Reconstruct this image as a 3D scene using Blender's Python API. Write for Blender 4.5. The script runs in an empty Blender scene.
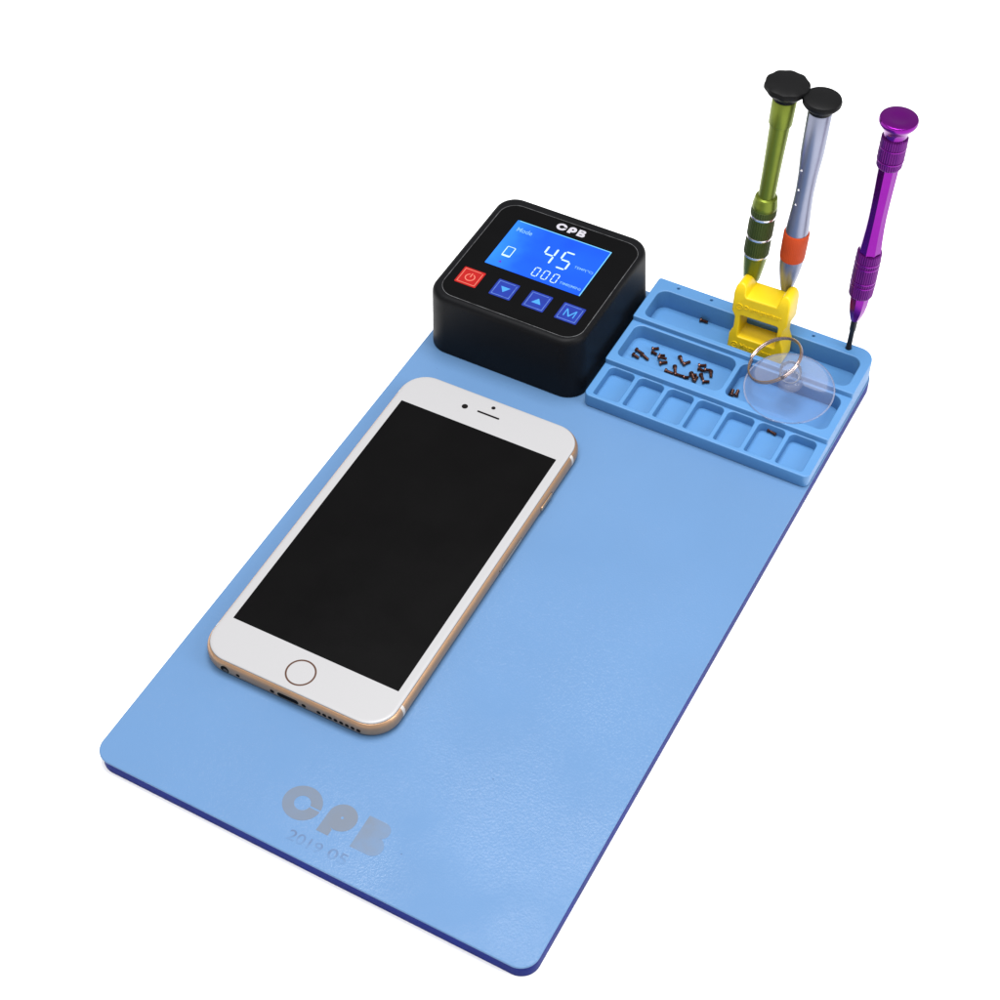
import bpy, bmesh, math, random
from mathutils import Vector, Matrix, noise
random.seed(7)
S = 0.001                       # everything below is written in millimetres
PI = math.pi
SC = bpy.context.scene
COL = SC.collection

# ------------------------------------------------------------------ materials
E_H = 2.62                      # light falling on a horizontal surface (for turning picture colours into base colours)
def lin(c):
    c = c / 255.0
    return c / 12.92 if c <= 0.04045 else ((c + 0.055) / 1.055) ** 2.4
def rgb(r, g, b, k=1.0):
    return (min(lin(r) * k, .95), min(lin(g) * k, .95), min(lin(b) * k, .95), 1.0)
def mat(name, col, rough=.5, metal=0.0, spec=.5, vary=0.0, vscale=60, bump=0.0, bscale=900, rvar=0.0, coat=0.0, bdist=.0001, speck=0.0):
    m = bpy.data.materials.new(name); m.use_nodes = True
    nt = m.node_tree; p = nt.nodes['Principled BSDF']
    p.inputs['Base Color'].default_value = col
    p.inputs['Roughness'].default_value = rough
    p.inputs['Metallic'].default_value = metal
    p.inputs['Specular IOR Level'].default_value = spec
    p.inputs['Coat Weight'].default_value = coat
    tc = nt.nodes.new('ShaderNodeTexCoord')
    def nz(scale, detail=4):
        n = nt.nodes.new('ShaderNodeTexNoise'); n.inputs['Scale'].default_value = scale
        n.inputs['Detail'].default_value = detail
        nt.links.new(tc.outputs['Object'], n.inputs['Vector']); return n
    src = None
    if vary:
        n = nz(vscale); r = nt.nodes.new('ShaderNodeMapRange')
        r.inputs['From Min'].default_value = .3; r.inputs['From Max'].default_value = .7
        r.inputs['To Min'].default_value = 1 - vary; r.inputs['To Max'].default_value = 1 + vary
        nt.links.new(n.outputs['Fac'], r.inputs['Value'])
        h = nt.nodes.new('ShaderNodeHueSaturation'); h.inputs['Color'].default_value = col
        nt.links.new(r.outputs['Result'], h.inputs['Value'])
        src = h.outputs['Color']
        nt.links.new(src, p.inputs['Base Color'])
    if speck:                   # sparse dust specks
        v = nt.nodes.new('ShaderNodeTexVoronoi'); v.inputs['Scale'].default_value = 130
        nt.links.new(tc.outputs['Object'], v.inputs['Vector'])
        lt = nt.nodes.new('ShaderNodeMath'); lt.operation = 'LESS_THAN'; lt.inputs[1].default_value = .045
        nt.links.new(v.outputs['Distance'], lt.inputs[0])
        sep = nt.nodes.new('ShaderNodeSeparateColor'); nt.links.new(v.outputs['Color'], sep.inputs['Color'])
        gt = nt.nodes.new('ShaderNodeMath'); gt.operation = 'LESS_THAN'; gt.inputs[1].default_value = .16
        nt.links.new(sep.outputs['Red'], gt.inputs[0])
        mu = nt.nodes.new('ShaderNodeMath'); mu.operation = 'MULTIPLY'
        nt.links.new(lt.outputs[0], mu.inputs[0]); nt.links.new(gt.outputs[0], mu.inputs[1])
        ml = nt.nodes.new('ShaderNodeMath'); ml.operation = 'MULTIPLY'; ml.inputs[1].default_value = speck
        nt.links.new(mu.outputs[0], ml.inputs[0])
        mx = nt.nodes.new('ShaderNodeMix'); mx.data_type = 'RGBA'
        nt.links.new(ml.outputs[0], mx.inputs['Factor'])
        if src: nt.links.new(src, mx.inputs['A'])
        else: mx.inputs['A'].default_value = col
        mx.inputs['B'].default_value = (col[0] * .35, col[1] * .4, col[2] * .5, 1)
        nt.links.new(mx.outputs['Result'], p.inputs['Base Color'])
    if rvar:
        n = nz(vscale * 1.7); r = nt.nodes.new('ShaderNodeMapRange')
        r.inputs['From Min'].default_value = .3; r.inputs['From Max'].default_value = .7
        r.inputs['To Min'].default_value = max(0, rough - rvar); r.inputs['To Max'].default_value = rough + rvar
        nt.links.new(n.outputs['Fac'], r.inputs['Value']); nt.links.new(r.outputs['Result'], p.inputs['Roughness'])
    if bump:
        n = nz(bscale, 3); b = nt.nodes.new('ShaderNodeBump'); b.inputs['Strength'].default_value = bump
        b.inputs['Distance'].default_value = bdist
        nt.links.new(n.outputs['Fac'], b.inputs['Height']); nt.links.new(b.outputs['Normal'], p.inputs['Normal'])
    return m
def glow(name, col, strength, vary=0.0, vscale=40):
    m = bpy.data.materials.new(name); m.use_nodes = True
    nt = m.node_tree; p = nt.nodes['Principled BSDF']
    p.inputs['Base Color'].default_value = (col[0] * .15, col[1] * .15, col[2] * .15, 1)
    p.inputs['Roughness'].default_value = .35
    p.inputs['Specular IOR Level'].default_value = .12
    p.inputs['Emission Color'].default_value = col
    p.inputs['Emission Strength'].default_value = strength
    if vary:
        tc = nt.nodes.new('ShaderNodeTexCoord'); n = nt.nodes.new('ShaderNodeTexNoise')
        n.inputs['Scale'].default_value = vscale; n.inputs['Detail'].default_value = 1
        nt.links.new(tc.outputs['Object'], n.inputs['Vector'])
        r = nt.nodes.new('ShaderNodeMapRange')
        r.inputs['From Min'].default_value = .3; r.inputs['From Max'].default_value = .7
        r.inputs['To Min'].default_value = strength * (1 - vary); r.inputs['To Max'].default_value = strength * (1 + vary)
        nt.links.new(n.outputs['Fac'], r.inputs['Value']); nt.links.new(r.outputs['Result'], p.inputs['Emission Strength'])
    return m
K = 1 / E_H
M = {}
M['ground'] = mat('white_paper', (.94, .94, .94, 1), .85, spec=.05)
M['dark_blue'] = mat('dark_blue_plastic', rgb(4, 48, 178, .32), .5, vary=.15, vscale=90, bump=.3, bscale=1500, spec=.06)
M['tray'] = mat('tray_silicone', rgb(99, 166, 232, K * 1.27), .48, spec=.5, vary=.035, vscale=45, bump=.12, bscale=1200, speck=.8, rvar=.06)
M['black'] = mat('black_plastic', rgb(22, 23, 28, .28), .5, spec=.12, vary=.15, vscale=80, bump=.25, bscale=2500)
M['face'] = mat('black_face_film', rgb(28, 28, 30, .2), .5, spec=.04, vary=.08, vscale=120)
M['face_line'] = mat('worn_panel_edge', rgb(105, 105, 108, .5), .45, vary=.8, vscale=330)
M['silver_print'] = mat('silver_print', rgb(215, 212, 222, .55), .4)
M['red'] = mat('red_print', rgb(200, 14, 12, .5), .4, spec=.3, vary=.1, vscale=300)
M['red_line'] = mat('pale_red_print', rgb(250, 140, 115, .5), .4)
M['blue'] = mat('blue_print', rgb(24, 56, 172, .5), .4, spec=.3, vary=.12, vscale=300)
M['blue_line'] = mat('pale_blue_print', rgb(100, 140, 225, .48), .4, vary=.3, vscale=700)
M['blue_icon'] = mat('cyan_print', rgb(70, 170, 250, .5), .4)
M['lcd'] = glow('lcd_backlight', (lin(26), lin(96), lin(252), 1), .92, .2, 60)
def lcd_uneven(m):              # edge-lit from the left: paler there
    nt = m.node_tree; p = nt.nodes['Principled BSDF']; L = nt.links
    tc = nt.nodes.new('ShaderNodeTexCoord'); sp = nt.nodes.new('ShaderNodeSeparateXYZ'); L.new(tc.outputs['Object'], sp.inputs[0])
    n = nt.nodes.new('ShaderNodeTexNoise'); n.inputs['Scale'].default_value = 120; L.new(tc.outputs['Object'], n.inputs['Vector'])
    ad = nt.nodes.new('ShaderNodeMath'); ad.operation = 'MULTIPLY_ADD'; ad.inputs[1].default_value = .012; L.new(n.outputs['Fac'], ad.inputs[0]); L.new(sp.outputs['X'], ad.inputs[2])
    r = nt.nodes.new('ShaderNodeMapRange'); r.interpolation_type = 'SMOOTHSTEP'
    r.inputs['From Min'].default_value = -.064; r.inputs['From Max'].default_value = -.048; L.new(ad.outputs[0], r.inputs['Value'])
    mx = nt.nodes.new('ShaderNodeMix'); mx.data_type = 'RGBA'; L.new(r.outputs['Result'], mx.inputs['Factor'])
    mx.inputs['A'].default_value = (lin(52), lin(146), lin(255), 1); mx.inputs['B'].default_value = (lin(24), lin(92), lin(252), 1)
    L.new(mx.outputs['Result'], p.inputs['Emission Color'])
lcd_uneven(M['lcd'])
M['lcd_edge'] = glow('lcd_light_edge', (lin(120), lin(205), lin(255), 1), 1.0)
M['digit'] = glow('lcd_segment', (lin(205), lin(236), lin(240), 1), 1.0)
M['lcd_text'] = glow('lcd_small_text', (lin(125), lin(180), lin(255), 1), 1.0)
M['lcd_dim'] = glow('lcd_dim_mark', (lin(95), lin(60), lin(215), 1), .9)
M['white_glass'] = mat('white_glass', rgb(228, 227, 229, K * 1.11), .28, spec=.3)
M['screen'] = mat('black_glass', rgb(25, 24, 25, .22), .3, spec=.06, rvar=.04, vscale=30)
M['gold'] = mat('gold_aluminium', rgb(196, 156, 122, .78), .38, metal=.7, vary=.04, vscale=200, bump=.1, bscale=4000)
M['gold_bright'] = mat('gold_chamfer', rgb(220, 180, 140, .8), .3, metal=.8)
M['gasket'] = mat('dark_gap', rgb(92, 84, 78, .8), .6)
M['antenna'] = mat('white_antenna_line', rgb(228, 222, 216, .6), .45)
M['hole'] = mat('dark_hole', (.006, .005, .005, 1), .7, spec=.05)
M['jack'] = mat('jack_inside', rgb(110, 96, 80, .6), .5, metal=.4)
M['ring_metal'] = mat('button_ring_metal', rgb(108, 80, 68), .25, metal=.85)
M['green'] = mat('green_anodised', rgb(122, 136, 42, .74), .38, metal=.72, vary=.05, vscale=150)
M['green_grip'] = mat('green_knurled', rgb(76, 92, 30, .62), .5, metal=.6, bump=.5, bscale=2500)
M['steel_ring'] = mat('polished_ring', rgb(236, 232, 236), .22, metal=.9)
M['silver'] = mat('silver_satin', rgb(146, 150, 170, .85), .36, metal=.85, vary=.04, vscale=120)
M['orange'] = mat('orange_rubber', rgb(240, 84, 16, .52), .6, spec=.3, vary=.05, vscale=300, bump=.3, bscale=2500)
M['cap'] = mat('black_cap_plastic', rgb(24, 24, 26, .32), .5, spec=.12, vary=.15, vscale=200, bump=.3, bscale=1800)
M['purple'] = mat('purple_anodised', rgb(134, 22, 150, .74), .2, metal=.88, vary=.04, vscale=150)
M['purple_grip'] = mat('purple_ridged', rgb(112, 20, 128, .65), .36, metal=.85)
M['blade'] = mat('dark_steel', rgb(42, 42, 44), .4, metal=.7)
M['yellow'] = mat('yellow_plastic', rgb(252, 215, 20, .7), .42, spec=.35, vary=.03, vscale=120, bump=.1, bscale=900)
M['wire'] = mat('key_ring_steel', rgb(176, 156, 148), .22, metal=.95)
M['screw'] = mat('bronze_screw', rgb(90, 62, 54), .22, metal=.85, vary=.25, vscale=900)

def pad_material():
    m = bpy.data.materials.new('blue_heating_film'); m.use_nodes = True
    nt = m.node_tree; p = nt.nodes['Principled BSDF']; L = nt.links
    tc = nt.nodes.new('ShaderNodeTexCoord')
    base = rgb(127, 178, 236, K * 1.02)
    n = nt.nodes.new('ShaderNodeTexNoise'); n.inputs['Scale'].default_value = 22; n.inputs['Detail'].default_value = 5
    L.new(tc.outputs['Object'], n.inputs['Vector'])
    r = nt.nodes.new('ShaderNodeMapRange'); r.inputs['From Min'].default_value = .3; r.inputs['From Max'].default_value = .7
    r.inputs['To Min'].default_value = .975; r.inputs['To Max'].default_value = 1.025
    L.new(n.outputs['Fac'], r.inputs['Value'])
    h = nt.nodes.new('ShaderNodeHueSaturation'); h.inputs['Color'].default_value = base
    L.new(r.outputs['Result'], h.inputs['Value'])
    v = nt.nodes.new('ShaderNodeTexVoronoi'); v.inputs['Scale'].default_value = 75; L.new(tc.outputs['Object'], v.inputs['Vector'])
    lt = nt.nodes.new('ShaderNodeMath'); lt.operation = 'LESS_THAN'; lt.inputs[1].default_value = .022; L.new(v.outputs['Distance'], lt.inputs[0])
    sp = nt.nodes.new('ShaderNodeSeparateColor'); L.new(v.outputs['Color'], sp.inputs['Color'])
    g2 = nt.nodes.new('ShaderNodeMath'); g2.operation = 'LESS_THAN'; g2.inputs[1].default_value = .5; L.new(sp.outputs['Green'], g2.inputs[0])
    mu = nt.nodes.new('ShaderNodeMath'); mu.operation = 'MULTIPLY'; L.new(lt.outputs[0], mu.inputs[0]); L.new(g2.outputs[0], mu.inputs[1])
    m2 = nt.nodes.new('ShaderNodeMath'); m2.operation = 'MULTIPLY'; m2.inputs[1].default_value = .5; L.new(mu.outputs[0], m2.inputs[0])
    dx = nt.nodes.new('ShaderNodeMix'); dx.data_type = 'RGBA'; L.new(m2.outputs[0], dx.inputs['Factor'])
    L.new(h.outputs['Color'], dx.inputs['A']); dx.inputs['B'].default_value = rgb(90, 110, 150, K)
    L.new(dx.outputs['Result'], p.inputs['Base Color'])
    p.inputs['Roughness'].default_value = .55; p.inputs['Specular IOR Level'].default_value = .25
    # wrinkled protective film: a glossy coat with fine creases
    p.inputs['Coat Roughness'].default_value = .11
    cn = nt.nodes.new('ShaderNodeTexNoise'); cn.inputs['Scale'].default_value = 26; cn.inputs['Detail'].default_value = 3
    L.new(tc.outputs['Object'], cn.inputs['Vector'])
    cr = nt.nodes.new('ShaderNodeMapRange'); cr.inputs['From Min'].default_value = .36; cr.inputs['From Max'].default_value = .62
    cr.inputs['To Min'].default_value = .02; cr.inputs['To Max'].default_value = .34
    L.new(cn.outputs['Fac'], cr.inputs['Value']); L.new(cr.outputs['Result'], p.inputs['Coat Weight'])
    p.inputs['Coat IOR'].default_value = 1.45
    f = nt.nodes.new('ShaderNodeTexNoise'); f.inputs['Scale'].default_value = 1300; f.inputs['Detail'].default_value = 3
    L.new(tc.outputs['Object'], f.inputs['Vector'])
    w = nt.nodes.new('ShaderNodeTexNoise'); w.inputs['Scale'].default_value = 70; w.inputs['Detail'].default_value = 3
    mp = nt.nodes.new('ShaderNodeMapping'); mp.inputs['Scale'].default_value = (1, 2.2, 1); mp.inputs['Rotation'].default_value = (0, 0, .5)
    L.new(tc.outputs['Object'], mp.inputs['Vector']); L.new(mp.outputs['Vector'], w.inputs['Vector'])
    b1 = nt.nodes.new('ShaderNodeBump'); b1.inputs['Strength'].default_value = .8; b1.inputs['Distance'].default_value = .0002
    L.new(f.outputs['Fac'], b1.inputs['Height'])
    b2 = nt.nodes.new('ShaderNodeBump'); b2.inputs['Strength'].default_value = .1; b2.inputs['Distance'].default_value = .0006
    L.new(w.outputs['Fac'], b2.inputs['Height']); L.new(b1.outputs['Normal'], b2.inputs['Normal'])
    L.new(b2.outputs['Normal'], p.inputs['Coat Normal'])
    b3 = nt.nodes.new('ShaderNodeBump'); b3.inputs['Strength'].default_value = .14; b3.inputs['Distance'].default_value = .0002
    L.new(f.outputs['Fac'], b3.inputs['Height']); L.new(b3.outputs['Normal'], p.inputs['Normal'])
    return m
M['pad'] = pad_material()
def print_material(name, col, lo, hi, scale, fade=None):
    """worn print: patches where the colour of the sheet below shows through"""
    m = bpy.data.materials.new(name); m.use_nodes = True
    nt = m.node_tree; p = nt.nodes['Principled BSDF']; L = nt.links
    p.inputs['Roughness'].default_value = .55; p.inputs['Specular IOR Level'].default_value = .25
    p.inputs['Coat Weight'].default_value = .25; p.inputs['Coat Roughness'].default_value = .2
    tc = nt.nodes.new('ShaderNodeTexCoord'); n = nt.nodes.new('ShaderNodeTexNoise'); n.inputs['Scale'].default_value = scale
    n.inputs['Detail'].default_value = 4
    L.new(tc.outputs['Object'], n.inputs['Vector'])
    r = nt.nodes.new('ShaderNodeMapRange'); r.inputs['From Min'].default_value = .35; r.inputs['From Max'].default_value = .65
    r.inputs['To Min'].default_value = lo; r.inputs['To Max'].default_value = hi
    L.new(n.outputs['Fac'], r.inputs['Value']); fac = r.outputs['Result']
    if fade:                    # (axis, value where the print is gone, value where it is whole)
        sp = nt.nodes.new('ShaderNodeSeparateXYZ'); L.new(tc.outputs['Object'], sp.inputs[0])
        f = nt.nodes.new('ShaderNodeMapRange'); f.interpolation_type = 'SMOOTHSTEP'
        f.inputs['From Min'].default_value = fade[1]; f.inputs['From Max'].default_value = fade[2]
        f.inputs['To Min'].default_value = fade[3]; f.inputs['To Max'].default_value = 1
        L.new(sp.outputs[fade[0]], f.inputs['Value'])
        mu = nt.nodes.new('ShaderNodeMath'); mu.operation = 'MULTIPLY'; L.new(fac, mu.inputs[0]); L.new(f.outputs['Result'], mu.inputs[1]); fac = mu.outputs[0]
    mx = nt.nodes.new('ShaderNodeMix'); mx.data_type = 'RGBA'
    mx.inputs['A'].default_value = rgb(127, 178, 236, K * 1.02); mx.inputs['B'].default_value = col
    L.new(fac, mx.inputs['Factor']); L.new(mx.outputs['Result'], p.inputs['Base Color'])
    return m
M['logo'] = print_material('grey_worn_print', rgb(146, 160, 182, K), .85, 1.0, 120)
M['logo_faded'] = print_material('grey_faded_print', rgb(146, 162, 186, K), .6, .95, 160, ('X', .0225, .012, .65))
M['date'] = print_material('grey_faint_print', rgb(118, 146, 192, K), .25, .9, 260, ('Y', -.1446, -.1428, .3))
def vinyl(name, rough, g, milk=.03):
    m = bpy.data.materials.new(name); m.use_nodes = True
    nt = m.node_tree; L = nt.links; p = nt.nodes['Principled BSDF']; out = nt.nodes['Material Output']
    p.inputs['Base Color'].default_value = (.42, .44, .52, 1); p.inputs['Roughness'].default_value = rough
    p.inputs['Specular IOR Level'].default_value = .6
    t = nt.nodes.new('ShaderNodeBsdfTransparent'); t.inputs['Color'].default_value = (.965, .968, .99, 1)
    fr = nt.nodes.new('ShaderNodeFresnel'); fr.inputs['IOR'].default_value = 1.45
    ma = nt.nodes.new('ShaderNodeMath'); ma.operation = 'MULTIPLY_ADD'; ma.inputs[1].default_value = g; ma.inputs[2].default_value = milk
    L.new(fr.outputs['Fac'], ma.inputs[0])
    mx = nt.nodes.new('ShaderNodeMixShader'); L.new(ma.outputs[0], mx.inputs['Fac'])
    L.new(t.outputs[0], mx.inputs[1]); L.new(p.outputs[0], mx.inputs[2]); L.new(mx.outputs[0], out.inputs['Surface'])
    return m
M['vinyl'] = vinyl('clear_vinyl', .5, .26)
M['vinyl_gloss'] = vinyl('clear_vinyl_gloss', .07, .8, .1)

# ------------------------------------------------------------------ mesh helpers (mm, local to the thing)
def finish(name, me, material, parent=None, smooth=35, off=(0, 0, 0)):
    for v in me.vertices: v.co = (v.co - Vector(off)) * S
    me.materials.clear()
    for m in (material if isinstance(material, (list, tuple)) else [material]): me.materials.append(m)
    if smooth:
        me.polygons.foreach_set('use_smooth', [True] * len(me.polygons)); me.set_sharp_from_angle(angle=math.radians(smooth))
    else:
        me.polygons.foreach_set('use_smooth', [False] * len(me.polygons))
    me.update()
    o = bpy.data.objects.new(name, me); COL.objects.link(o)
    if parent: o.parent = parent
    return o
def bm_obj(name, bm, material, parent=None, smooth=35, off=(0, 0, 0)):
    bmesh.ops.recalc_face_normals(bm, faces=bm.faces)
    me = bpy.data.meshes.new(name); bm.to_mesh(me); bm.free()
    return finish(name, me, material, parent, smooth, off)
def tag(o, label=None, cat=None, group=None, kind=None):
    if label: o['label'] = label
    if cat: o['category'] = cat
    if group: o['group'] = group
    if kind: o['kind'] = kind
    return o
def thing(name, label, cat, loc, rot=None, group=None):
    o = bpy.data.objects.new(name, None); COL.objects.link(o)
    o.empty_display_size = .005
    if rot is not None: o.matrix_world = Matrix.Translation(Vector(loc) * S) @ rot
    else: o.location = Vector(loc) * S
    return tag(o, label, cat, group)
def rrect(x0, y0, x1, y1, r, n=8):
    pts = []
    if not isinstance(r, (list, tuple)) and r <= 1e-6: return [(x0, y0), (x1, y0), (x1, y1), (x0, y1)]
    rs = r if isinstance(r, (list, tuple)) else (r,) * 4       # corners: lower left, lower right, upper right, upper left
    for (sx, sy, a, q) in ((x0, y0, PI, rs[0]), (x1, y0, 1.5 * PI, rs[1]), (x1, y1, 0, rs[2]), (x0, y1, .5 * PI, rs[3])):
        cx = sx + q if sx == x0 else sx - q; cy = sy + q if sy == y0 else sy - q
        for i in range(n + 1):
            t = a + i / n * PI / 2; pts.append((cx + q * math.cos(t), cy + q * math.sin(t)))
    return pts
def circle(cx, cy, r, n=24): return [(cx + r * math.cos(2 * PI * i / n), cy + r * math.sin(2 * PI * i / n)) for i in range(n)]
def sheet(loops, z0, z1, bevel=0.0, res=2):
    """flat shape with holes, z0..z1 thick, returned as a mesh"""
    cu = bpy.data.curves.new('c', 'CURVE'); cu.dimensions = '2D'; cu.fill_mode = 'BOTH'
    for lp in loops:
        sp = cu.splines.new('POLY'); sp.points.add(len(lp) - 1); sp.use_cyclic_u = True
        for p, (x, y) in zip(sp.points, lp): p.co = (x, y, 0, 1)
    h = (z1 - z0) / 2
    cu.extrude = max(h - bevel, 0); cu.bevel_depth = bevel; cu.bevel_resolution = res
    cu.offset = -bevel
    return curve_mesh(cu, (z0 + z1) / 2)
def curve_mesh(cu, dz=0.0):
    o = bpy.data.objects.new('c', cu); COL.objects.link(o)
    dg = bpy.context.evaluated_depsgraph_get(); dg.update()
    me = bpy.data.meshes.new_from_object(o.evaluated_get(dg))
    bpy.data.objects.remove(o); bpy.data.curves.remove(cu)
    for v in me.vertices: v.co.z += dz
    return me
def text_mesh(body, x, y, w, h, z, thick=.05, shear=0.0, bold=0.0):
    cu = bpy.data.curves.new('t', 'FONT'); cu.body = body; cu.size = 10; cu.extrude = .2; cu.shear = shear; cu.offset = bold
    me = curve_mesh(cu)
    xs = [v.co.x for v in me.vertices]; ys = [v.co.y for v in me.vertices]; zs = [v.co.z for v in me.vertices]
    for v in me.vertices:
        v.co.x = x + (v.co.x - min(xs)) / (max(xs) - min(xs)) * w
        v.co.y = y + (v.co.y - min(ys)) / (max(ys) - min(ys)) * h
        v.co.z = z + (v.co.z - min(zs)) / (max(zs) - min(zs)) * thick
    return me
def join(meshes):
    bm = bmesh.new()
    for m in meshes: bm.from_mesh(m); bpy.data.meshes.remove(m)
    return bm
def loft(rings, bm=None, cap=True):
    bm = bm or bmesh.new()
    vs = [[bm.verts.new(p) for p in r] for r in rings]
    n = len(vs[0])
    for a, b in zip(vs, vs[1:]):
        for i in range(n): bm.faces.new((a[i], a[(i + 1) % n], b[(i + 1) % n], b[i]))
    if cap: bm.faces.new(vs[0][::-1]); bm.faces.new(vs[-1])
    return bm
def ring_at(pts, z): return [(x, y, z) for x, y in pts]
def lathe(profile, seg=40, ridge=0, amp=0.0, bm=None, flat_off=0.0):
    """profile of (radius, height); ridges cut the radius"""
    rings = []
    n = seg if not ridge else ridge * 4
    for r, z in profile:
        ring = []
        for i in range(n):
            a = 2 * PI * i / n + flat_off
            rr = r - (amp if ridge and i % 4 in (2, 3) else 0)
            ring.append((rr * math.cos(a), rr * math.sin(a), z))
        rings.append(ring)
    return loft(rings, bm)
def tube(path, r, seg=10, closed=False):
    bm = bmesh.new(); rings = []
    pts = [Vector(p) for p in path]; n = len(pts); up = None
    for i, p in enumerate(pts):
        t = (pts[(i + 1) % n] - pts[i - 1]) if closed else (pts[min(i + 1, n - 1)] - pts[max(i - 1, 0)])
        t.normalize()
        if up is None: up = t.orthogonal().normalized()
        up = (up - t * up.dot(t)).normalized(); sd = t.cross(up)
        rings.append([p + r * (math.cos(2 * PI * k / seg) * up + math.sin(2 * PI * k / seg) * sd) for k in range(seg)])
    if closed:
        rings.append(rings[0]); bm = loft(rings, bm, False)
        bmesh.ops.remove_doubles(bm, verts=bm.verts, dist=1e-5); return bm
    return loft(rings, bm)

# ------------------------------------------------------------------ ground
PADT = 6.4
bm = bmesh.new()
q = 2600
bm.faces.new([bm.verts.new(p) for p in ((-q, -q, -PADT), (q, -q, -PADT), (q, q, -PADT), (-q, q, -PADT))])
tag(bm_obj('ground', bm, M['ground'], smooth=0), 'plain white tabletop under the blue heating mat', None, None, 'structure')

# ------------------------------------------------------------------ the heating mat with its control box
W, L = 169.9, 299.6
O = (85, 150, -PADT)
sep = thing('heating_mat', 'light blue phone heating mat with black control box and grey lettering', 'heating mat', O)
def mpart(name, me, m, par=sep, smooth=35): return finish(name, me, m, par, smooth, O)
mpart('base_plate', sheet([rrect(.9, .25, W + .05, L - .4, 6.6, 10)], -PADT + .02, -.75, .25), M['dark_blue'])
pad = mpart('heating_sheet', sheet([rrect(0, 0, W, L, 6.8, 10)], -.95, -.02, .38, 3), M['pad'])
# logo shapes in a 40 x 13.4 frame
def letter_C(x=7.2, y=6.6, ro=7.0, ri=2.9, g=.32):
    a0 = math.asin(g / ro); b0 = math.asin(g / ri); n = 44
    o = [(x + ro * math.cos(a0 + (2 * PI - 2 * a0) * i / n), y + ro * .95 * math.sin(a0 + (2 * PI - 2 * a0) * i / n)) for i in range(n + 1)]
    i_ = [(x + ri * math.cos(2 * PI - b0 - (2 * PI - 2 * b0) * i / n), y + ri * .95 * math.sin(2 * PI - b0 - (2 * PI - 2 * b0) * i / n)) for i in range(n + 1)]
    return [o + i_]
def letter_P(x0=16.6, hole=.75):
    cx, cy, r = x0 + 5.4, 8.1, 5.2
    p = [(x0, 0), (x0 + 4.6, 0), (x0 + 4.6, 2.6)]
    a0, a1 = -.62 * PI, .98 * PI
    p += [(cx + r * math.cos(a0 + (a1 - a0) * i / 30), cy + r * math.sin(a0 + (a1 - a0) * i / 30)) for i in range(31)]
    return [p, circle(cx, cy, hole, 16)]
def letter_B(x0=29.6, slit=.0):
    p = [(x0, 0)]
    p += [(x0 + 6.8 + 3.7 * math.cos(t), 3.7 + 3.7 * math.sin(t)) for t in [(-.5 + .93 * i / 14) * PI for i in range(15)]]
    p += [(x0 + 6.3 + 3.2 * math.cos(t), 10.0 + 3.2 * math.sin(t)) for t in [(-.42 + .92 * i / 14) * PI for i in range(15)]]
    p += [(x0, 13.2)]
    lp = [p]
    if slit: lp += [rrect(x0 + 3, 3.7 - slit / 2, x0 + 7, 3.7 + slit / 2, slit * .45, 4), rrect(x0 + 3, 9.8 - slit / 2, x0 + 6.6, 9.8 + slit / 2, slit * .45, 4)]
    return lp
def place(loops, x, y, k, ky=None): return [[(x + px * k, y + py * (ky or k)) for px, py in lp] for lp in loops]
bm = join([sheet(place(l, 67.0, 11.9, 1.0), 0, .02) for l in (letter_C(), letter_P(hole=.5))])
lg = bm_obj('printed_letters', bm, M['logo'], pad, 0, O)
bm = join([sheet(place(letter_B(), 67.0, 12.0, 1.0), 0, .02)])
lb = tag(bm_obj('printed_letters', bm, M['logo_faded'], pad, 0, O), 'faded grey letter B at the right end of the print')
mpart('printed_date', text_mesh('2019', 76.4, 4.5, 12.8, 4.0, 0, .02, bold=.06), M['date'], pad, 0)
mpart('printed_date', text_mesh('05', 91.6, 4.9, 7.0, 4.0, 0, .02, bold=.06), M['date'], pad, 0)

# control box
H = 30.0
def boxring(d, z, t):           # t: 0 at the foot, 1 at the top
    x0, y0, x1, y1 = 2.1 + .3 * t, 226.9 + .7 * t, 72.4 - 1.8 * t, 297.3 - .3 * t
    return ring_at(rrect(x0 + d, y0 + d, x1 - d, y1 - d, max(9 - d, 4), 10), z)
rings = [boxring(.5, .0, 0), boxring(.1, .25, 0), boxring(0, .7, 0), boxring(0, 14, .5), boxring(0, 26.6, .9)]
for i in range(1, 8):
    a = i / 7 * PI / 2; rings.append(boxring(2.2 * (1 - math.cos(a)) ** 1.0, 27.2 + 2.6 * math.sin(a), .95))
box = bm_obj('control_box', loft(rings), M['black'], sep, 35, O)
box['label'] = 'black control box with lit blue display and four square buttons'
zt = 29.8
P0 = rrect(5.9, 230.3, 69.0, 292.0, 7.5, 10)
Pin = rrect(6.12, 230.52, 68.78, 291.78, 7.3, 10)
mpart('face_panel', sheet([P0], zt - .2, zt + .12, .03), M['face'], box)
mpart('panel_edge', sheet([P0, Pin], zt + .12, zt + .15), M['face_line'], box, 0)
zf = zt + .13
D = (15.4, 254.1, 58.5, 283.4)
mpart('display', sheet([rrect(*D, .4, 3)], zf, zf + .06), M['lcd'], box, 0)
mpart('display_edge', sheet([rrect(D[0] + 1, D[3] - .42, D[2], D[3], 0)], zf + .06, zf + .09), M['lcd_edge'], box, 0)
mpart('display_edge', sheet([rrect(D[2] - .42, D[1], D[2], D[3] - .45, 0)], zf + .06, zf + .09), M['lcd_edge'], box, 0)
zd = zf + .08
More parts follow.
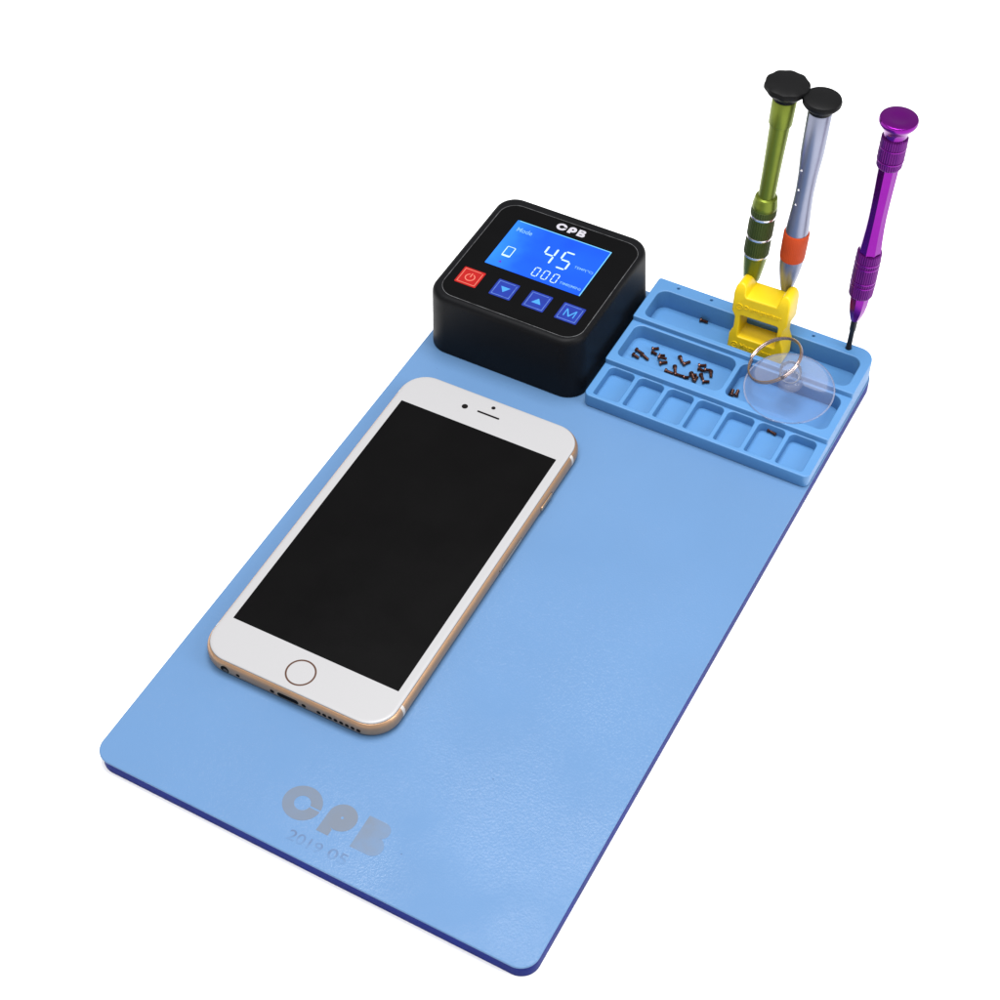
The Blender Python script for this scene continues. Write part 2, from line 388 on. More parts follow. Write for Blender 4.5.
def seg(x0, y0, x1, y1, w):
    d = Vector((x1 - x0, y1 - y0)); l = d.length; d.normalize(); n = Vector((-d.y, d.x)) * w / 2; e = d * w / 2
    a, b = Vector((x0, y0)), Vector((x1, y1))
    return [tuple(a), tuple(a + e + n), tuple(b - e + n), tuple(b), tuple(b - e - n), tuple(a + e - n)]
def digit(ch, x, y, w, h, t, g=.25):
    on = {'4': 'fgbc', '5': 'afgcd', '0': 'abcdef'}[ch]
    sh = .03 * h
    c = {'a': (x, y + h, x + w, y + h), 'g': (x, y + h / 2, x + w, y + h / 2), 'd': (x, y, x + w, y),
         'f': (x, y + h / 2, x, y + h), 'b': (x + w, y + h / 2, x + w, y + h), 'e': (x, y, x, y + h / 2), 'c': (x + w, y, x + w, y + h / 2)}
    out = []
    for k in on:
        x0, y0, x1, y1 = c[k]; v = Vector((x1 - x0, y1 - y0)).normalized() * g
        out.append(seg(x0 + v.x, y0 + v.y, x1 - v.x, y1 - v.y, t))
    return out
lps = digit('4', 34.4, 265.2, 4.2, 9.9, .85) + digit('5', 41.9, 265.0, 4.3, 10.1, .85)
bm = join([sheet([s], zd, zd + .03) for s in lps])
bm_obj('temperature_digits', bm, M['digit'], box, 0, O)
lps = digit('0', 35.5, 256.1, 2.3, 5.1, .42, .15) + digit('0', 39.7, 256.1, 2.3, 5.1, .42, .15) + digit('0', 44.0, 256.1, 2.3, 5.1, .42, .15)
bm_obj('timer_digits', join([sheet([s], zd, zd + .03) for s in lps]), M['digit'], box, 0, O)
mpart('display_text', text_mesh('Mode', 17.7, 277.0, 7.0, 2.5, zd, .03, bold=.12), M['lcd_text'], box, 0)
mpart('display_text', text_mesh('TEMP(°C)', 48.9, 267.5, 8.4, 1.75, zd, .03, bold=.12), M['lcd_text'], box, 0)
mpart('display_text', text_mesh('TIME(MIN)', 47.7, 256.5, 9.5, 1.75, zd, .03, bold=.12), M['lcd_text'], box, 0)
bm = join([sheet([rrect(19.2, 261.0, 23.1, 267.3, .6, 4), rrect(19.6, 262.0, 22.7, 266.95, .15, 2)], zd, zd + .03)])
bm_obj('phone_icon', bm, M['digit'], box, 0, O)
mpart('dim_mark', sheet([[(20.1, 256.9), (21.6, 256.9), (20.85, 258.3)]], zd, zd + .03), M['lcd_dim'], box, 0)
zb = zf + .02
def button(x0, y0, x1, y1, face, line, lab):
    o = mpart('button', sheet([rrect(x0, y0, x1, y1, .5, 4)], zf, zf + .1, .02), face, box, 0)
    o['label'] = lab
    z = zf + .1
    g = .75
    # printed frame with gaps at some corners (worn)
    fr = [rrect(x0 + g, y1 - g - .28, x1 - g - .9, y1 - g, 0), rrect(x0 + g, y0 + g, x1 - g, y0 + g + .28, 0),
          rrect(x0 + g, y0 + g + .3, x0 + g + .28, y1 - g - .3, 0), rrect(x1 - g - .28, y0 + g + .3, x1 - g, y1 - g - .3, 0)]
    return [sheet([f], z, z + .02) for f in fr], line
BT = ((9.8, 238.6, 19.4, 248.3), (25.5, 238.6, 35.0, 248.3), (40.3, 238.7, 49.8, 248.4), (54.9, 238.5, 64.5, 248.3))
fr, ln = button(*BT[0], M['red'], M['red_line'], 'red square power button')
bm_obj('button_frame', join(fr), ln, box, 0, O)
cx, cy = 14.65, 243.3
arc = [(cx + r * math.cos(t), cy + r * math.sin(t)) for r, seq in ((2.15, range(25)), (1.72, range(24, -1, -1))) for t in [(.62 + 1.76 * i / 24) * PI for i in seq]]
mpart('button_icon', sheet([arc], zf + .1, zf + .12), M['red_line'], box, 0)
mpart('button_icon', sheet([rrect(cx - .22, cy + .1, cx + .22, cy + 2.5, .1, 2)], zf + .1, zf + .12), M['red_line'], box, 0)
for B, tri, lab in ((BT[1], -1, 'blue square button with a down arrow'), (BT[2], 1, 'blue square button with an up arrow'), (BT[3], 0, 'blue square button with the letter M')):
    fr, ln = button(*B, M['blue'], M['blue_line'], lab)
    bm_obj('button_frame', join(fr), ln, box, 0, O)
    cx, cy = (B[0] + B[2]) / 2, (B[1] + B[3]) / 2
    if tri:
        mpart('button_icon', sheet([[(cx - 2.1, cy - 1.4 * tri), (cx + 2.1, cy - 1.4 * tri), (cx, cy + 1.7 * tri)]], zf + .1, zf + .12), M['blue_icon'], box, 0)
    else:
        mpart('button_icon', sheet([[(cx + px, cy + py) for px, py in ((-2.3, -2.1), (-2.3, 2.1), (-1.75, 2.1), (0, -1.1), (1.75, 2.1), (2.3, 2.1), (2.3, -2.1), (1.85, -2.1), (1.85, 1.2), (.25, -2.0), (-.25, -2.0), (-1.85, 1.2), (-1.85, -2.1))]], zf + .1, zf + .12), M['blue_icon'], box, 0)
k = .33
bm = join([sheet(place(l, 31.0, 285.9, k, .31), zf, zf + .04) for l in (letter_C(ri=3.3, g=1.0), letter_P(hole=1.5), letter_B(slit=1.3))])
bm_obj('silver_letters', bm, M['silver_print'], box, 0, O)

# ------------------------------------------------------------------ parts tray
TZ = .04
tray_o = (121.7, 263, 0)
ms = []
x0, x1 = 74.2, 169.5
# floor, then three steps with their compartments
ms.append(sheet([rrect(x0 + .5, 228.2, x1 - .5, 298.0, 4, 6)], TZ, 1.8, 0))
xs = [(77.4, 88.6), (90.6, 101.2), (103.6, 115.1), (117.2, 128.2), (130.2, 141.3), (143.2, 154.1), (156.2, 167.0)]
xs = [(77.4 + 12.93 * i, 77.4 + 12.93 * i + 11.0) for i in range(7)]
open1 = [rrect(a, 229.7, b, 246.6, [.9, .9, 2.2, 2.2], 6) for a, b in xs]
ms.append(sheet([rrect(x0 + .03, 227.7, x1 - .03, 248.2, [2.5, 2.5, .6, .6], 6)] + open1, TZ + .02, 6.2, .4, 2))
open2 = [rrect(77.3, 251.3, 122.0, 273.2 - 1.0, [3.2, 3.2, 4, 4], 8), rrect(124.1, 251.3, 166.6, 272.2, [3.2, 3.2, 4, 4], 8)]
open2 = [rrect(77.0, 251.3, 121.9, 271.3, [2.6, 3.2, 4.2, 3.6], 8), rrect(124.0, 251.3, 166.4, 271.3, [2.6, 3.2, 4.2, 3.6], 8)]
ms.append(sheet([rrect(x0, 247.2, x1, 273.4, .7, 4)] + open2, TZ + .02, 8.7, .4, 2))
holes = [circle(x, 296.0, .62, 14) for x in (83.9, 98.8, 143.5)] + [circle(x, 296.0, 1.35, 18) for x in (113.6, 128.6)] + [circle(158.4, 296.0, 1.2, 18)]
open3 = [rrect(77.6, 275.0, 165.9, 292.4, [3, 3.4, 4.2, 4.2], 8)]
ms.append(sheet([rrect(x0 + .02, 272.5, x1 - .02, 298.6, [.7, .7, 6.5, 1.2], 8)] + open3 + holes, TZ + .02, 11.0, .4, 2))
tray = finish('parts_tray', (lambda b: (lambda me: (b.to_mesh(me), b.free(), me)[-1])(bpy.data.meshes.new('tray')))(join(ms)), M['tray'], None, 40, tray_o)
tray.location = Vector(tray_o) * S
tag(tray, 'light blue silicone parts tray stepped in three rows of compartments', 'parts tray')

# ------------------------------------------------------------------ phone
PW, PH, PT = 77.9, 158.2, 7.3
th = .0091
phone = thing('mobile_phone', 'white fronted gold phone lying face up on the blue mat', 'phone', (47.78, 129.1, .02), Matrix.Rotation(th, 4, 'Z'))
hw, hh = PW / 2, PH / 2
def inset(z):
    u = min(abs(z - 3.5) / 3.55, 1.0); return 2.9 * (1 - (1 - u ** 2.5) ** (1 / 2.5))
zs = [0.0, .12, .35, .7, 1.2, 1.9, 2.7, 3.5, 4.3, 5.0, 5.6, 6.1, 6.45, 6.62]
rings = [ring_at(rrect(-hw + inset(z), -hh + inset(z), hw - inset(z), hh - inset(z), 11.5 - inset(z), 14), z) for z in zs]
iz = inset(6.62)
rings.append(ring_at(rrect(-hw + iz + .25, -hh + iz + .25, hw - iz - .25, hh - iz - .25, 11.5 - iz - .25, 14), 6.66))
frame = bm_obj('frame', loft(rings), M['gold'], phone, 40)
def phr(d, z): return ring_at(rrect(-hw + d, -hh + d, hw - d, hh - d, 11.5 - d, 14), z)
bm_obj('gasket', loft([phr(iz + .02, 6.5), phr(iz + .02, 6.76), phr(iz + .3, 6.78)]), M['gasket'], phone, 40)
glass = bm_obj('front_glass', loft([phr(iz + .14, 6.6), phr(iz + .1, 6.86), phr(iz + .16, 7.02), phr(iz + .32, 7.15), phr(iz + .6, 7.24), phr(iz + 1.1, 7.29), phr(iz + 1.7, 7.3)]), M['white_glass'], phone, 40)
finish('screen', sheet([rrect(-34.2, -60.8, 34.2, 60.8, .15, 2)], 7.29, 7.33), M['screen'], glass, 0)
finish('home_button', sheet([circle(0, -69.9, 5.6, 48), circle(0, -69.9, 4.95, 48)], 7.29, 7.335), M['ring_metal'], glass, 0)
finish('camera_lens', sheet([circle(-10.4, 69.4, 1.25, 24)], 7.29, 7.33), M['hole'], glass, 0)
finish('light_sensor', sheet([circle(0.05, 73.8, .85, 20)], 7.29, 7.33), M['hole'], glass, 0)
finish('earpiece', sheet([rrect(-4.9, 69.05, 4.9, 69.95, .44, 6)], 7.29, 7.33), M['hole'], glass, 0)
# white antenna lines following the rounded side
for sx in (-1, 1):
    for y in (-65.4, 65.6):
        bm = bmesh.new(); rows = []
        for z in [.5, .9, 1.5, 2.2, 3, 3.8, 4.6, 5.3, 5.9, 6.3, 6.6]:
            x = sx * (hw - inset(z) + .03); rows.append([bm.verts.new((x, y - .75, z)), bm.verts.new((x, y + .75, z))])
        for a, b in zip(rows, rows[1:]): bm.faces.new((a[0], a[1], b[1], b[0]))
        bm_obj('antenna_line', bm, M['antenna'], frame, 40)
def side_patch(pts, face, lift):
    """outline (u, z) laid on the rounded side: face 'b' bottom edge, 'r' right edge"""
    bm = bmesh.new()
    cu = sum(p[0] for p in pts) / len(pts); cz = sum(p[1] for p in pts) / len(pts)
    def at(u, z): return (u, -hh + inset(z) - lift, z) if face == 'b' else (hw - inset(z) + lift, u, z)
    c = bm.verts.new(at(cu, cz)); rr = [c]
    prev = None
    for f in (.5, 1.0):
        row = [bm.verts.new(at(cu + (u - cu) * f, cz + (z - cz) * f)) for u, z in pts]
        for i in range(len(row)):
            j = (i + 1) % len(row)
            if prev is None: bm.faces.new((c, row[i], row[j]))
            else: bm.faces.new((prev[i], row[i], row[j], prev[j]))
        prev = row
    return bm
def ell(u, z, a, b, n=16): return [(u + a * math.cos(2 * PI * i / n), z + b * math.sin(2 * PI * i / n)) for i in range(n)]
ZC = 3.3
bm_obj('headphone_jack', side_patch(ell(-26.3, ZC, 2.25, 2.25, 24), 'b', .02), M['gold_bright'], frame, 0)
bm_obj('jack_hole', side_patch(ell(-26.3, ZC, 1.8, 1.8, 24), 'b', .04), M['hole'], frame, 0)
bm_obj('jack_contact', side_patch(ell(-26.0, ZC - .4, 1.1, 1.0, 24), 'b', .06), M['jack'], frame, 0)
bm_obj('microphone_hole', side_patch(ell(-20.8, ZC, .8, .8), 'b', .04), M['hole'], frame, 0)
for u in (-6.5, 6.5): bm_obj('case_screw', side_patch(ell(u, ZC, .9, .9), 'b', .04), M['hole'], frame, 0)
bm_obj('charging_port', side_patch(rrect(-4.8, ZC - 1.5, 4.8, ZC + 1.5, 1.45, 6), 'b', .02), M['gold_bright'], frame, 0)
bm_obj('port_slot', side_patch(rrect(-4.4, ZC - 1.2, 4.4, ZC + 1.2, 1.15, 6), 'b', .04), M['hole'], frame, 0)
for i in range(8): bm_obj('speaker_hole', side_patch(ell(12.6 + i * 2.28, ZC, .85, .85), 'b', .04), M['hole'], frame, 0)
bm_obj('button_gap', side_patch(rrect(38.2, ZC - 1.35, 48.3, ZC + 1.35, 1.3, 6), 'r', .015), M['ring_metal'], frame, 0)
def pill(u0, u1, z0, z1, out):
    pr = rrect(u0, z0, u1, z1, (z1 - z0) * .48, 6)
    return loft([[(hw - .6, u, z) for u, z in pr], [(hw + out - .08, u, z) for u, z in pr], [(hw + out, u + (.12 if u < (u0 + u1) / 2 else -.12), z + (.12 if z < (z0 + z1) / 2 else -.12)) for u, z in pr]])
bm_obj('power_button', pill(38.6, 47.9, ZC - 1.05, ZC + 1.05, .3), M['gold_bright'], frame, 40)
bm_obj('sim_slot', side_patch(rrect(6.8, ZC - 1.15, 22.9, ZC + 1.15, 1.1, 6), 'r', .015), M['ring_metal'], frame, 0)
bm_obj('sim_tray', side_patch(rrect(7.0, ZC - .95, 22.7, ZC + .95, .92, 6), 'r', .03), M['gold_bright'], frame, 0)
bm_obj('pin_hole', side_patch(ell(5.2, ZC, .4, .4), 'r', .04), M['hole'], frame, 0)

# ------------------------------------------------------------------ screwdrivers standing in the rear holes of the tray
def driver(label, base, top):
    d = (Vector(top) - Vector(base)).normalized()
    rot = d.to_track_quat('Z', 'Y').to_matrix().to_4x4()
    return thing('precision_screwdriver', label, 'screwdriver', base, rot, 'screwdrivers standing in the tray')
def dp(t, name, prof, m, **k):
    sm = k.pop('smooth', 35)
    return bm_obj(name, lathe(prof, **k), m, t, sm)
zb0 = 4.0                        # blades reach down into the holes
t = driver('purple metal screwdriver with ridged collars, standing alone at the tray corner', (158.4, 296, 11), (159.93, 296.86, 124.46))
dp(t, 'blade', [(.5, -zb0), (.95, -zb0 + .6), (1.12, -1), (1.12, 2.0), (1.05, 2.2), (1.05, 9.5), (1.3, 10.2), (1.36, 15.5)], M['blade'], seg=20)
dp(t, 'tip_cone', [(1.4, 15.2), (1.75, 15.7), (2.3, 17.5), (3.1, 20.6), (3.6, 24.4), (3.85, 28.4), (3.9, 30.2)], M['purple'], seg=8, smooth=12, flat_off=.25)
dp(t, 'ridged_grip', [(4.2, 29.2), (4.65, 29.8), (4.85, 35), (4.85, 45), (4.75, 51.0), (4.45, 51.6)], M['purple_grip'], ridge=34, amp=.2, smooth=20)
for h in (35.2, 37.4, 44.6, 46.8): dp(t, 'grip_groove', [(4.86, h), (4.92, h + .15), (4.92, h + .4), (4.86, h + .55)], M['purple'], seg=30)
dp(t, 'handle', [(4.3, 51.0), (4.25, 53), (3.9, 58), (3.62, 63.5), (3.5, 69.2), (3.55, 75), (3.68, 81), (3.85, 88), (3.95, 93)], M['purple'], seg=8, smooth=12, flat_off=.25)
dp(t, 'ridged_collar', [(4.3, 92.2), (4.7, 92.8), (4.95, 98), (4.85, 105.4), (4.5, 106)], M['purple_grip'], ridge=34, amp=.18, smooth=20)
for h in (95.4, 101.2): dp(t, 'collar_groove', [(4.9, h), (4.98, h + .15), (4.98, h + .4), (4.9, h + .55)], M['purple'], seg=30)
dp(t, 'swivel_cap', [(4.2, 105.8), (4.35, 106.6), (4.55, 107.8), (5.3, 109.4), (6.6, 111.2), (7.0, 112.0), (7.05, 112.8), (6.8, 113.5), (6.0, 113.8), (3, 113.35), (.4, 113.15)], M['purple'], seg=48)

t = driver('green screwdriver with black cap and white grip rings, behind the yellow block', (113.6, 296, 11), (117.30, 298.08, 124.40))
dp(t, 'blade', [(.6, -zb0), (1.1, -zb0 + .6), (1.2, 0), (1.2, 17)], M['blade'], seg=16)
dp(t, 'tip_cone', [(1.5, 14.5), (2.3, 16), (3.4, 19.5), (4.1, 25), (4.7, 30.4), (4.9, 32.4)], M['green'], seg=40)
for a, b in ((32.3, 40.9), (42.1, 51.1), (52.3, 55.4)): dp(t, 'grip', [(4.7, a), (5.02, a + .25), (5.05, (a + b) / 2), (4.95, b - .25), (4.7, b)], M['green_grip'], ridge=34, amp=.12, smooth=20)
for h in (31.9, 41.0, 51.2): dp(t, 'grip_ring', [(4.7, h), (5.06, h + .1), (5.12, h + .55), (5.06, h + 1.0), (4.7, h + 1.1)], M['steel_ring'], seg=44)
dp(t, 'collar', [(4.75, 55.3), (4.85, 55.7), (4.85, 57.3), (4.6, 58.0), (4.55, 59.4), (4.2, 60.6), (3.5, 61.1)], M['green'], seg=44)
dp(t, 'handle', [(3.3, 60.0), (3.32, 66), (3.4, 74), (3.55, 82), (3.75, 90), (3.85, 95.0), (4.4, 95.5), (4.45, 96), (4.55, 106.1), (4.4, 106.4)], M['green'], seg=40)
dp(t, 'cap_neck', [(4.3, 106.0), (4.4, 106.6), (4.6, 108.4), (5.4, 109.6)], M['cap'], seg=36)
prof = [(5.0, 108.4), (7.4, 109.8), (8.5, 111.2), (8.55, 112.2), (8.2, 113.0), (7.2, 113.4), (3, 113.5), (.3, 113.5)]
bm = bmesh.new(); rings = []
for r, z in prof:                # scalloped edge
    rings.append([((r * (1 - (.045 * (1 + math.cos(10 * a)) / 2 if r > 7 else 0))) * math.cos(a), (r * (1 - (.045 * (1 + math.cos(10 * a)) / 2 if r > 7 else 0))) * math.sin(a), z) for a in [2 * PI * i / 80 for i in range(80)]])
bm_obj('swivel_cap', loft(rings, bm), M['cap'], t, 30)

t = driver('silver screwdriver with orange band and smooth black cap, behind the yellow block', (128.6, 296, 11), (131.22, 297.47, 122.93))
dp(t, 'blade', [(.6, -zb0), (1.0, -zb0 + .6), (1.15, 0), (1.15, 18)], M['blade'], seg=16)
dp(t, 'tip_cone', [(1.2, 16.8), (1.6, 17.6), (2.5, 20.5), (3.3, 24.2), (4.1, 29), (4.55, 33.2), (4.62, 36.5)], M['silver'], seg=40)
dp(t, 'orange_band', [(4.5, 35.6), (4.85, 36.0), (4.95, 38), (5.0, 44), (5.0, 48.4), (4.8, 48.9), (4.3, 49.0)], M['orange'], ridge=40, amp=.06, smooth=25)
dp(t, 'handle', [(4.4, 48.0), (4.38, 51), (4.2, 54.5), (3.85, 60), (3.6, 66), (3.55, 70), (3.75, 77), (4.1, 83), (4.38, 87.5), (4.42, 92), (4.46, 105.6), (4.2, 106.2)], M['silver'], seg=48)
# three bright pins on the side that faces the camera's left
wd = Vector((-.8717, -.4895, 0)) * .80 + Vector((.334, -.559, .4)).normalized() * .62
pin_dir = t.matrix_world.to_3x3().inverted() @ wd; pin_dir.z = 0; pin_dir.normalize()
for h, r in ((63.8, 3.63), (70.9, 3.57), (80.4, 3.95)):
    bm = bmesh.new(); bmesh.ops.create_uvsphere(bm, u_segments=12, v_segments=8, radius=.5)
    for v in bm.verts: v.co = v.co + pin_dir * (r - .1) + Vector((0, 0, h))
    bm_obj('side_pin', bm, M['steel_ring'], t, 40)
dp(t, 'cap_neck', [(4.2, 105.8), (4.5, 106.3), (4.7, 107.6), (5.4, 108.6)], M['cap'], seg=36)
dp(t, 'swivel_cap', [(5.0, 107.6), (6.2, 108.6), (7.1, 109.8), (7.2, 110.7), (6.9, 111.6), (6.0, 112.0), (2.5, 112.1), (.3, 112.1)], M['cap'], seg=56)

# ------------------------------------------------------------------ yellow magnetiser block
blk_rot = Matrix.Rotation(math.radians(-6), 4, 'X') @ Matrix.Rotation(math.radians(-1.5), 4, 'Y')
blk = thing('magnetizer_block', 'yellow plastic magnetizer block with square window and two ears on top', 'magnetizer', (124.4, 281.3, 2.7), blk_rot)
DEP = 10.5
def arcp(cx, cy, r, a0, a1, n=5): return [(cx + r * math.cos(a0 + (a1 - a0) * i / n), cy + r * math.sin(a0 + (a1 - a0) * i / n)) for i in range(n + 1)]
R_ = [(10.6, 0), (11.75, 1.2), (11.6, 8.2), (10.2, 11.6), (10.2, 16.9), (11.75, 19.6), (11.75, 28.4), (11.4, 30.9), (10.5, 32.4), (9.4, 32.8), (8.1, 32.4), (7.2, 31.2), (6.9, 28.4), (6.3, 27.3)]
outl = R_ + [(-x, z) for x, z in R_[::-1]]
win = rrect(-8.0, 7.6, 8.2, 18.2, .8, 4)
me = sheet([outl, win], 0, DEP, .55, 3)
for v in me.vertices:
    x, w, d = v.co.x, v.co.y, v.co.z
    if abs(x) < 7.6 and 26.5 < w < 30.5: w += .14 * d                      # valley rises to the back
    if w > 29.5: d = d + (w - 29.5) * (.5 if d < DEP * .5 else -.22)      # ears rounded front and back
    v.co = (x, d, w)
bm = bmesh.new(); bm.from_mesh(me); bpy.data.meshes.remove(me)
body = bm_obj('block_body', bm, M['yellow'], blk, 38)
def emboss(body_txt, x, z, w, h):
    me = text_mesh(body_txt, x, z, w, h, 0, .5, bold=.1)
    for v in me.vertices: v.co = (v.co.x, .2 - v.co.z, v.co.y)
    return me
bm = join([emboss('Demagnetizer', -6.6, 21.2, 15.6, 2.6), emboss('Magnetizer', -6.4, 2.2, 13.5, 2.5)])
for cz in (22.5, 3.4):           # minus / plus in a circle
    for lp in ([circle(-8.7, cz, 1.45, 20), circle(-8.7, cz, 1.15, 20)], [rrect(-9.4, cz - .15, -8.0, cz + .15, 0)]):
        me = sheet(lp, 0, .5)
        for v in me.vertices: v.co = (v.co.x, .2 - v.co.z, v.co.y)
        bm.from_mesh(me); bpy.data.meshes.remove(me)
bm_obj('raised_lettering', bm, M['yellow'], blk, 0)

# ------------------------------------------------------------------ clear suction cup with split ring
cup_rot = Matrix.Rotation(math.radians(6), 4, 'X')
CB = Vector((146.0, 264.6, 10.1))
cup = thing('suction_cup', 'clear vinyl suction cup with metal pull ring lying across the tray', 'suction cup', CB, cup_rot)
bm = bmesh.new(); N = 96
def cup_h(r, a, top):
    u = max(0, min(1, (17.7 - r) / 12.6)); h = 3.4 * u ** 1.6
    rip = .3 * max(0, math.cos((a - 4.4) * 1.0)) ** 60 * min(1, (17.7 - r) / 9) + .3 * max(0, math.cos(a - 5.35)) ** 60 * min(1, (17.7 - r) / 9) + .3 * max(0, math.cos(a - .2)) ** 60 * min(1, (17.7 - r) / 9) + .05 * math.sin(3 * a + 1) * math.sin(PI * min(1, (17.7 - r) / 12))
    return h + rip + (top * (.45 + .9 * u))
rad = [17.7, 17.5, 16.9, 15.8, 14, 12, 10, 8, 6.4, 5.2]
rings = [[(r * math.cos(2 * PI * i / N), r * math.sin(2 * PI * i / N), cup_h(r, 2 * PI * i / N, 0)) for i in range(N)] for r in rad[::-1]]
rings += [[(r * math.cos(2 * PI * i / N), r * math.sin(2 * PI * i / N), cup_h(r, 2 * PI * i / N, 1)) for i in range(N)] for r in rad]
bm_obj('cup_disc', loft(rings, bm), M['vinyl'], cup, 60)
bm_obj('cup_rim', tube([(17.55 * math.cos(2 * PI * i / 96), 17.55 * math.sin(2 * PI * i / 96), cup_h(17.55, 2 * PI * i / 96, .5)) for i in range(96)], .3, 8, True), M['vinyl_gloss'], cup, 60)
KP = cup_rot.to_3x3().inverted() @ (Vector((145.3, 264.9, 19.0)) - CB)
bm = lathe([(5.0, 3.6), (4.7, 4.6), (4.6, 5.4), (4.2, 5.9), (3.2, 6.2), (3.1, 6.6), (3.9, 6.9), (4.3, 7.6), (4.35, 9), (4.2, 10.4), (3.6, 11.3), (2.4, 11.8), (.3, 12.0)], seg=40)
for v in bm.verts:
    u = max(0, min(1, (v.co.z - 3.6) / 5)); v.co.x += KP.x * u * .9; v.co.y += KP.y * u * .9
bm_obj('cup_knob', bm, M['vinyl_gloss'], cup, 50)
rc = Vector((136.65, 270.85, 15.85)); rn = Vector((-.462, -.19, .866)).normalized()
u_ = rn.cross(Vector((.3, .2, 1))).normalized(); w_ = rn.cross(u_)
path = []
for i in range(181):
    a = 2 * PI * 2 * i / 180 + 1.0
    p = rc + 11.3 * (math.cos(a) * u_ + math.sin(a) * w_) + rn * (i / 180 - .5) * 1.5
    path.append(cup_rot.to_3x3().inverted() @ (p - CB))
bm_obj('pull_ring', tube(path, .46, 10), M['wire'], cup, 60)

# ------------------------------------------------------------------ the loose screws
def screw_mesh(n):
    """a small machine screw lying along +X, head at the origin end"""
    prof = [(.25, 0), (.78, .05), (.85, .25), (.85, .75), (.6, .9)]
    z = .9
    while z < 3.3: prof += [(.46, z + .1), (.6, z + .28)]; z += .36
    prof += [(.5, z + .1), (.2, z + .25)]
    bm = lathe(prof, seg=14)
    for v in bm.verts: v.co = (v.co.z, v.co.y, v.co.x)
    bmesh.ops.recalc_face_normals(bm, faces=bm.faces)
    me = bpy.data.meshes.new(n); bm.to_mesh(me); bm.free()
    for v in me.vertices: v.co *= S
    me.materials.append(M['screw']); me.polygons.foreach_set('use_smooth', [True] * len(me.polygons)); me.set_sharp_from_angle(angle=math.radians(40))
    return me
SM = screw_mesh('tiny_screw')
pile = [
 (80.6, 260.0, 84.0, 259.1, 0, 'tiny dark screw nearest the front edge in the leftmost screw clump'),
 (80.5, 263.1, 83.9, 262.2, 0, 'tiny dark screw farthest back in the leftmost screw clump'),
 (83.5, 261.9, 87.9, 260.0, 0, 'tiny dark screw pointing right out of the leftmost screw clump'),
 (86.3, 266.2, 88.8, 268.3, 0, 'tiny dark screw farthest back in the second screw clump from left'),
 (86.9, 264.9, 89.6, 264.4, 0, 'tiny dark screw touching the rearmost screw of the second clump from left'),
 (90.4, 264.2, 92.8, 265.5, 0, 'tiny bronze screw at the back of the tight trio in second clump'),
 (90.6, 262.4, 94.6, 263.3, .9, 'tiny bronze screw lying on top of the tight trio in second clump'),
 (92.4, 260.1, 95.2, 262.7, 0, 'tiny bronze screw at the front of the tight trio in second clump'),
 (98.0, 267.7, 100.6, 264.8, 0, 'left screw of the lone V shaped pair near the back wall'),
 (101.0, 264.1, 103.2, 267.3, 0, 'right screw of the lone V shaped pair near the back wall'),
 (98.5, 261.2, 100.4, 257.6, 0, 'tiny screw pointing back from the left end of the front chain'),
 (96.0, 256.4, 100.2, 256.5, 0, 'leftmost screw of the chain along the front wall of the compartment'),
 (100.2, 256.5, 104.1, 257.3, 0, 'second screw from left of the chain along the front wall'),
 (104.1, 256.0, 106.4, 258.0, 0, 'third screw from left of the chain along the front wall'),
 (105.6, 259.9, 108.7, 261.6, 0, 'rear screw of the triangle at the right end of the front chain'),
 (106.2, 259.3, 108.8, 256.3, .9, 'screw across the middle of the triangle at the right of the front chain'),
 (108.9, 256.0, 109.1, 260.1, 0, 'right side screw of the triangle at the end of the front chain'),
 (106.8, 266.4, 109.9, 268.4, 0, 'rearmost screw of the square loop clump at the right end'),
 (107.4, 265.0, 110.3, 264.7, 0, 'left upper screw of the square loop clump, below its rearmost screw'),
 (110.0, 265.0, 112.9, 266.3, .4, 'middle screw of the square loop clump, lying over its neighbours'),
 (112.5, 266.1, 114.1, 262.7, 0, 'right side screw of the square loop clump at the right end'),
 (109.7, 262.5, 111.8, 260.0, 0, 'left lower screw of the square loop clump at the right end'),
 (111.9, 258.8, 114.7, 260.5, 0, 'front screw of the square loop clump at the right end'),
]
lone = [
 (125.3, 257.2, 124.5, 261.0, 0, 'left one of two dark screws side by side left of the suction cup'),
 (127.0, 257.9, 126.5, 261.8, 0, 'right one of two dark screws side by side left of the suction cup'),
 (145.3, 247.0, 149.4, 246.0, 0, 'single dark screw alone in a small front row compartment'),
 (96.4, 291.2, 100.2, 291.4, 0, 'single dark screw alone in the rear compartment left of the yellow block'),
]
for i, (ax, ay, bx, by, lift, lab) in enumerate(pile + lone):
    if i < len(pile): ay += max(0, 259 - min(ay, by)) * .5; by += max(0, 259 - min(ay, by)) * .5
    o = bpy.data.objects.new('tiny_screw', SM); COL.objects.link(o)
    ln = math.hypot(bx - ax, by - ay)
    o.location = Vector((ax, ay, 1.8 + 1.0 + lift)) * S
    o.rotation_euler = (random.uniform(0, 6), math.radians(3), math.atan2(by - ay, bx - ax))
    k = ln / 3.9
    o.scale = (k, 1.15, 1.15)
    tag(o, lab, 'screw', 'loose screws in the parts tray')

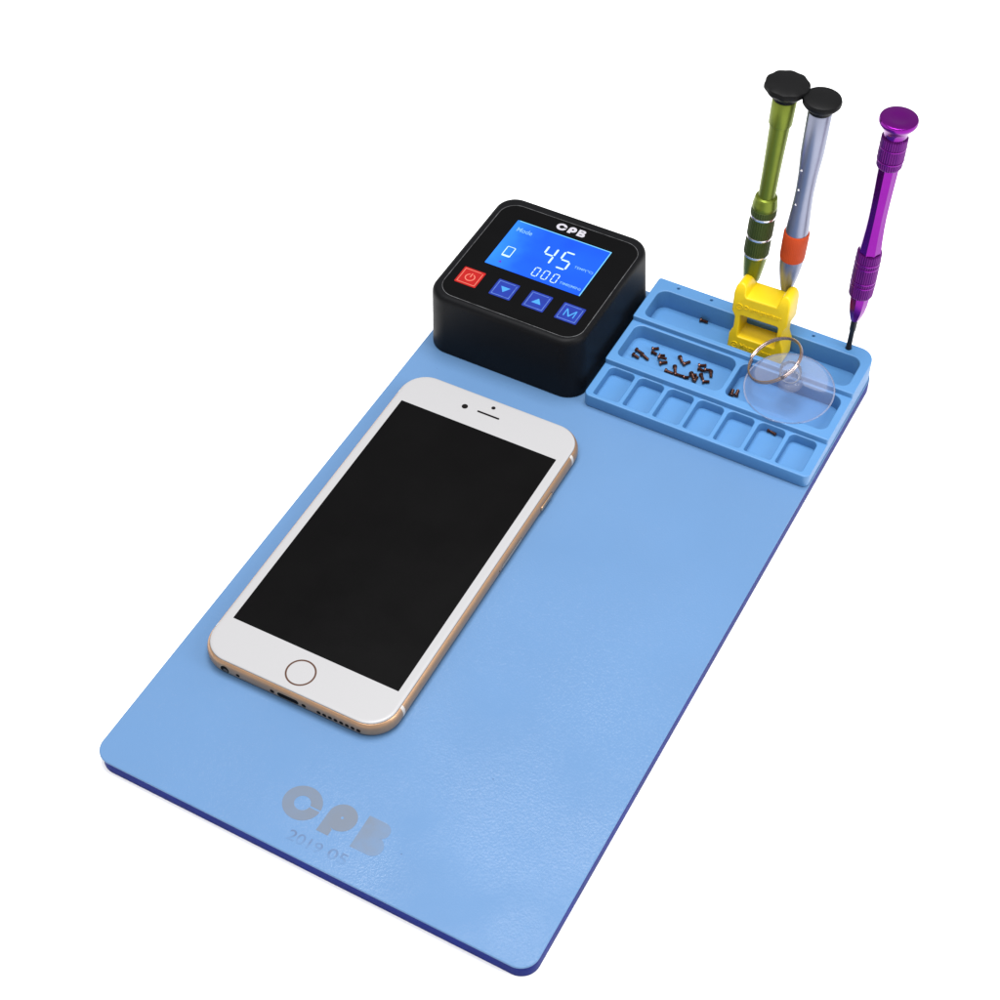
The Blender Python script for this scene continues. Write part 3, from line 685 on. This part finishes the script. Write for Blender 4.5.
# ------------------------------------------------------------------ camera
Rw = [[0.87168594229523, 0.4895262304898904, -0.022971453311354917], [0.3587961821291516, -0.6694233643875114, -0.6504903219123639], [-0.3338097028164726, 0.5587811994640342, -0.7591670787324187]]
Cp = (285.1178669032247, -230.61866371433698, 527.9979669979715)
cam = bpy.data.cameras.new('camera'); co = bpy.data.objects.new('camera', cam); COL.objects.link(co)
mw = Matrix(((Rw[0][0], -Rw[1][0], -Rw[2][0], Cp[0] * S), (Rw[0][1], -Rw[1][1], -Rw[2][1], Cp[1] * S), (Rw[0][2], -Rw[1][2], -Rw[2][2], Cp[2] * S), (0, 0, 0, 1)))
co.matrix_world = mw
cam.sensor_width = 36; cam.lens = 36 * 1820.347 / 1000
cam.shift_x = (500 - 450.958) / 1000; cam.shift_y = (501.732 - 500) / 1000
cam.clip_start = .01; cam.clip_end = 50
SC.camera = co

# ------------------------------------------------------------------ studio light
w = bpy.data.worlds.new('World'); SC.world = w; w.use_nodes = True
bg = w.node_tree.nodes['Background']; bg.inputs['Color'].default_value = (1, 1, 1, 1); bg.inputs['Strength'].default_value = .5
def softbox(name, loc, aim, sx, sy, power):
    l = bpy.data.lights.new(name, 'AREA'); l.shape = 'RECTANGLE'; l.size = sx * S; l.size_y = sy * S; l.energy = power
    o = bpy.data.objects.new(name, l); COL.objects.link(o)
    o.location = Vector(loc) * S
    o.rotation_euler = (Vector(loc) - Vector(aim)).to_track_quat('Z', 'Y').to_euler()
    return o
softbox('overhead_softbox', (75, 320, 1250), (85, 150, 0), 580, 560, 17.5)
softbox('front_fill', (85, -380, 1300), (85, 150, 0), 700, 400, 11)  # added fill lamp, lifts the contact shadow along the mat's front edge
softbox('side_softbox', (1000, 250, 650), (100, 150, 0), 350, 700, 7)

SC.render.engine = 'CYCLES'
SC.cycles.max_bounces = 8; SC.cycles.transparent_max_bounces = 16
SC.cycles.use_denoising = True
SC.view_settings.view_transform = 'Standard'; SC.view_settings.look = 'None'
SC.view_settings.exposure = 0; SC.view_settings.gamma = 1; SC.view_settings.use_curve_mapping = False
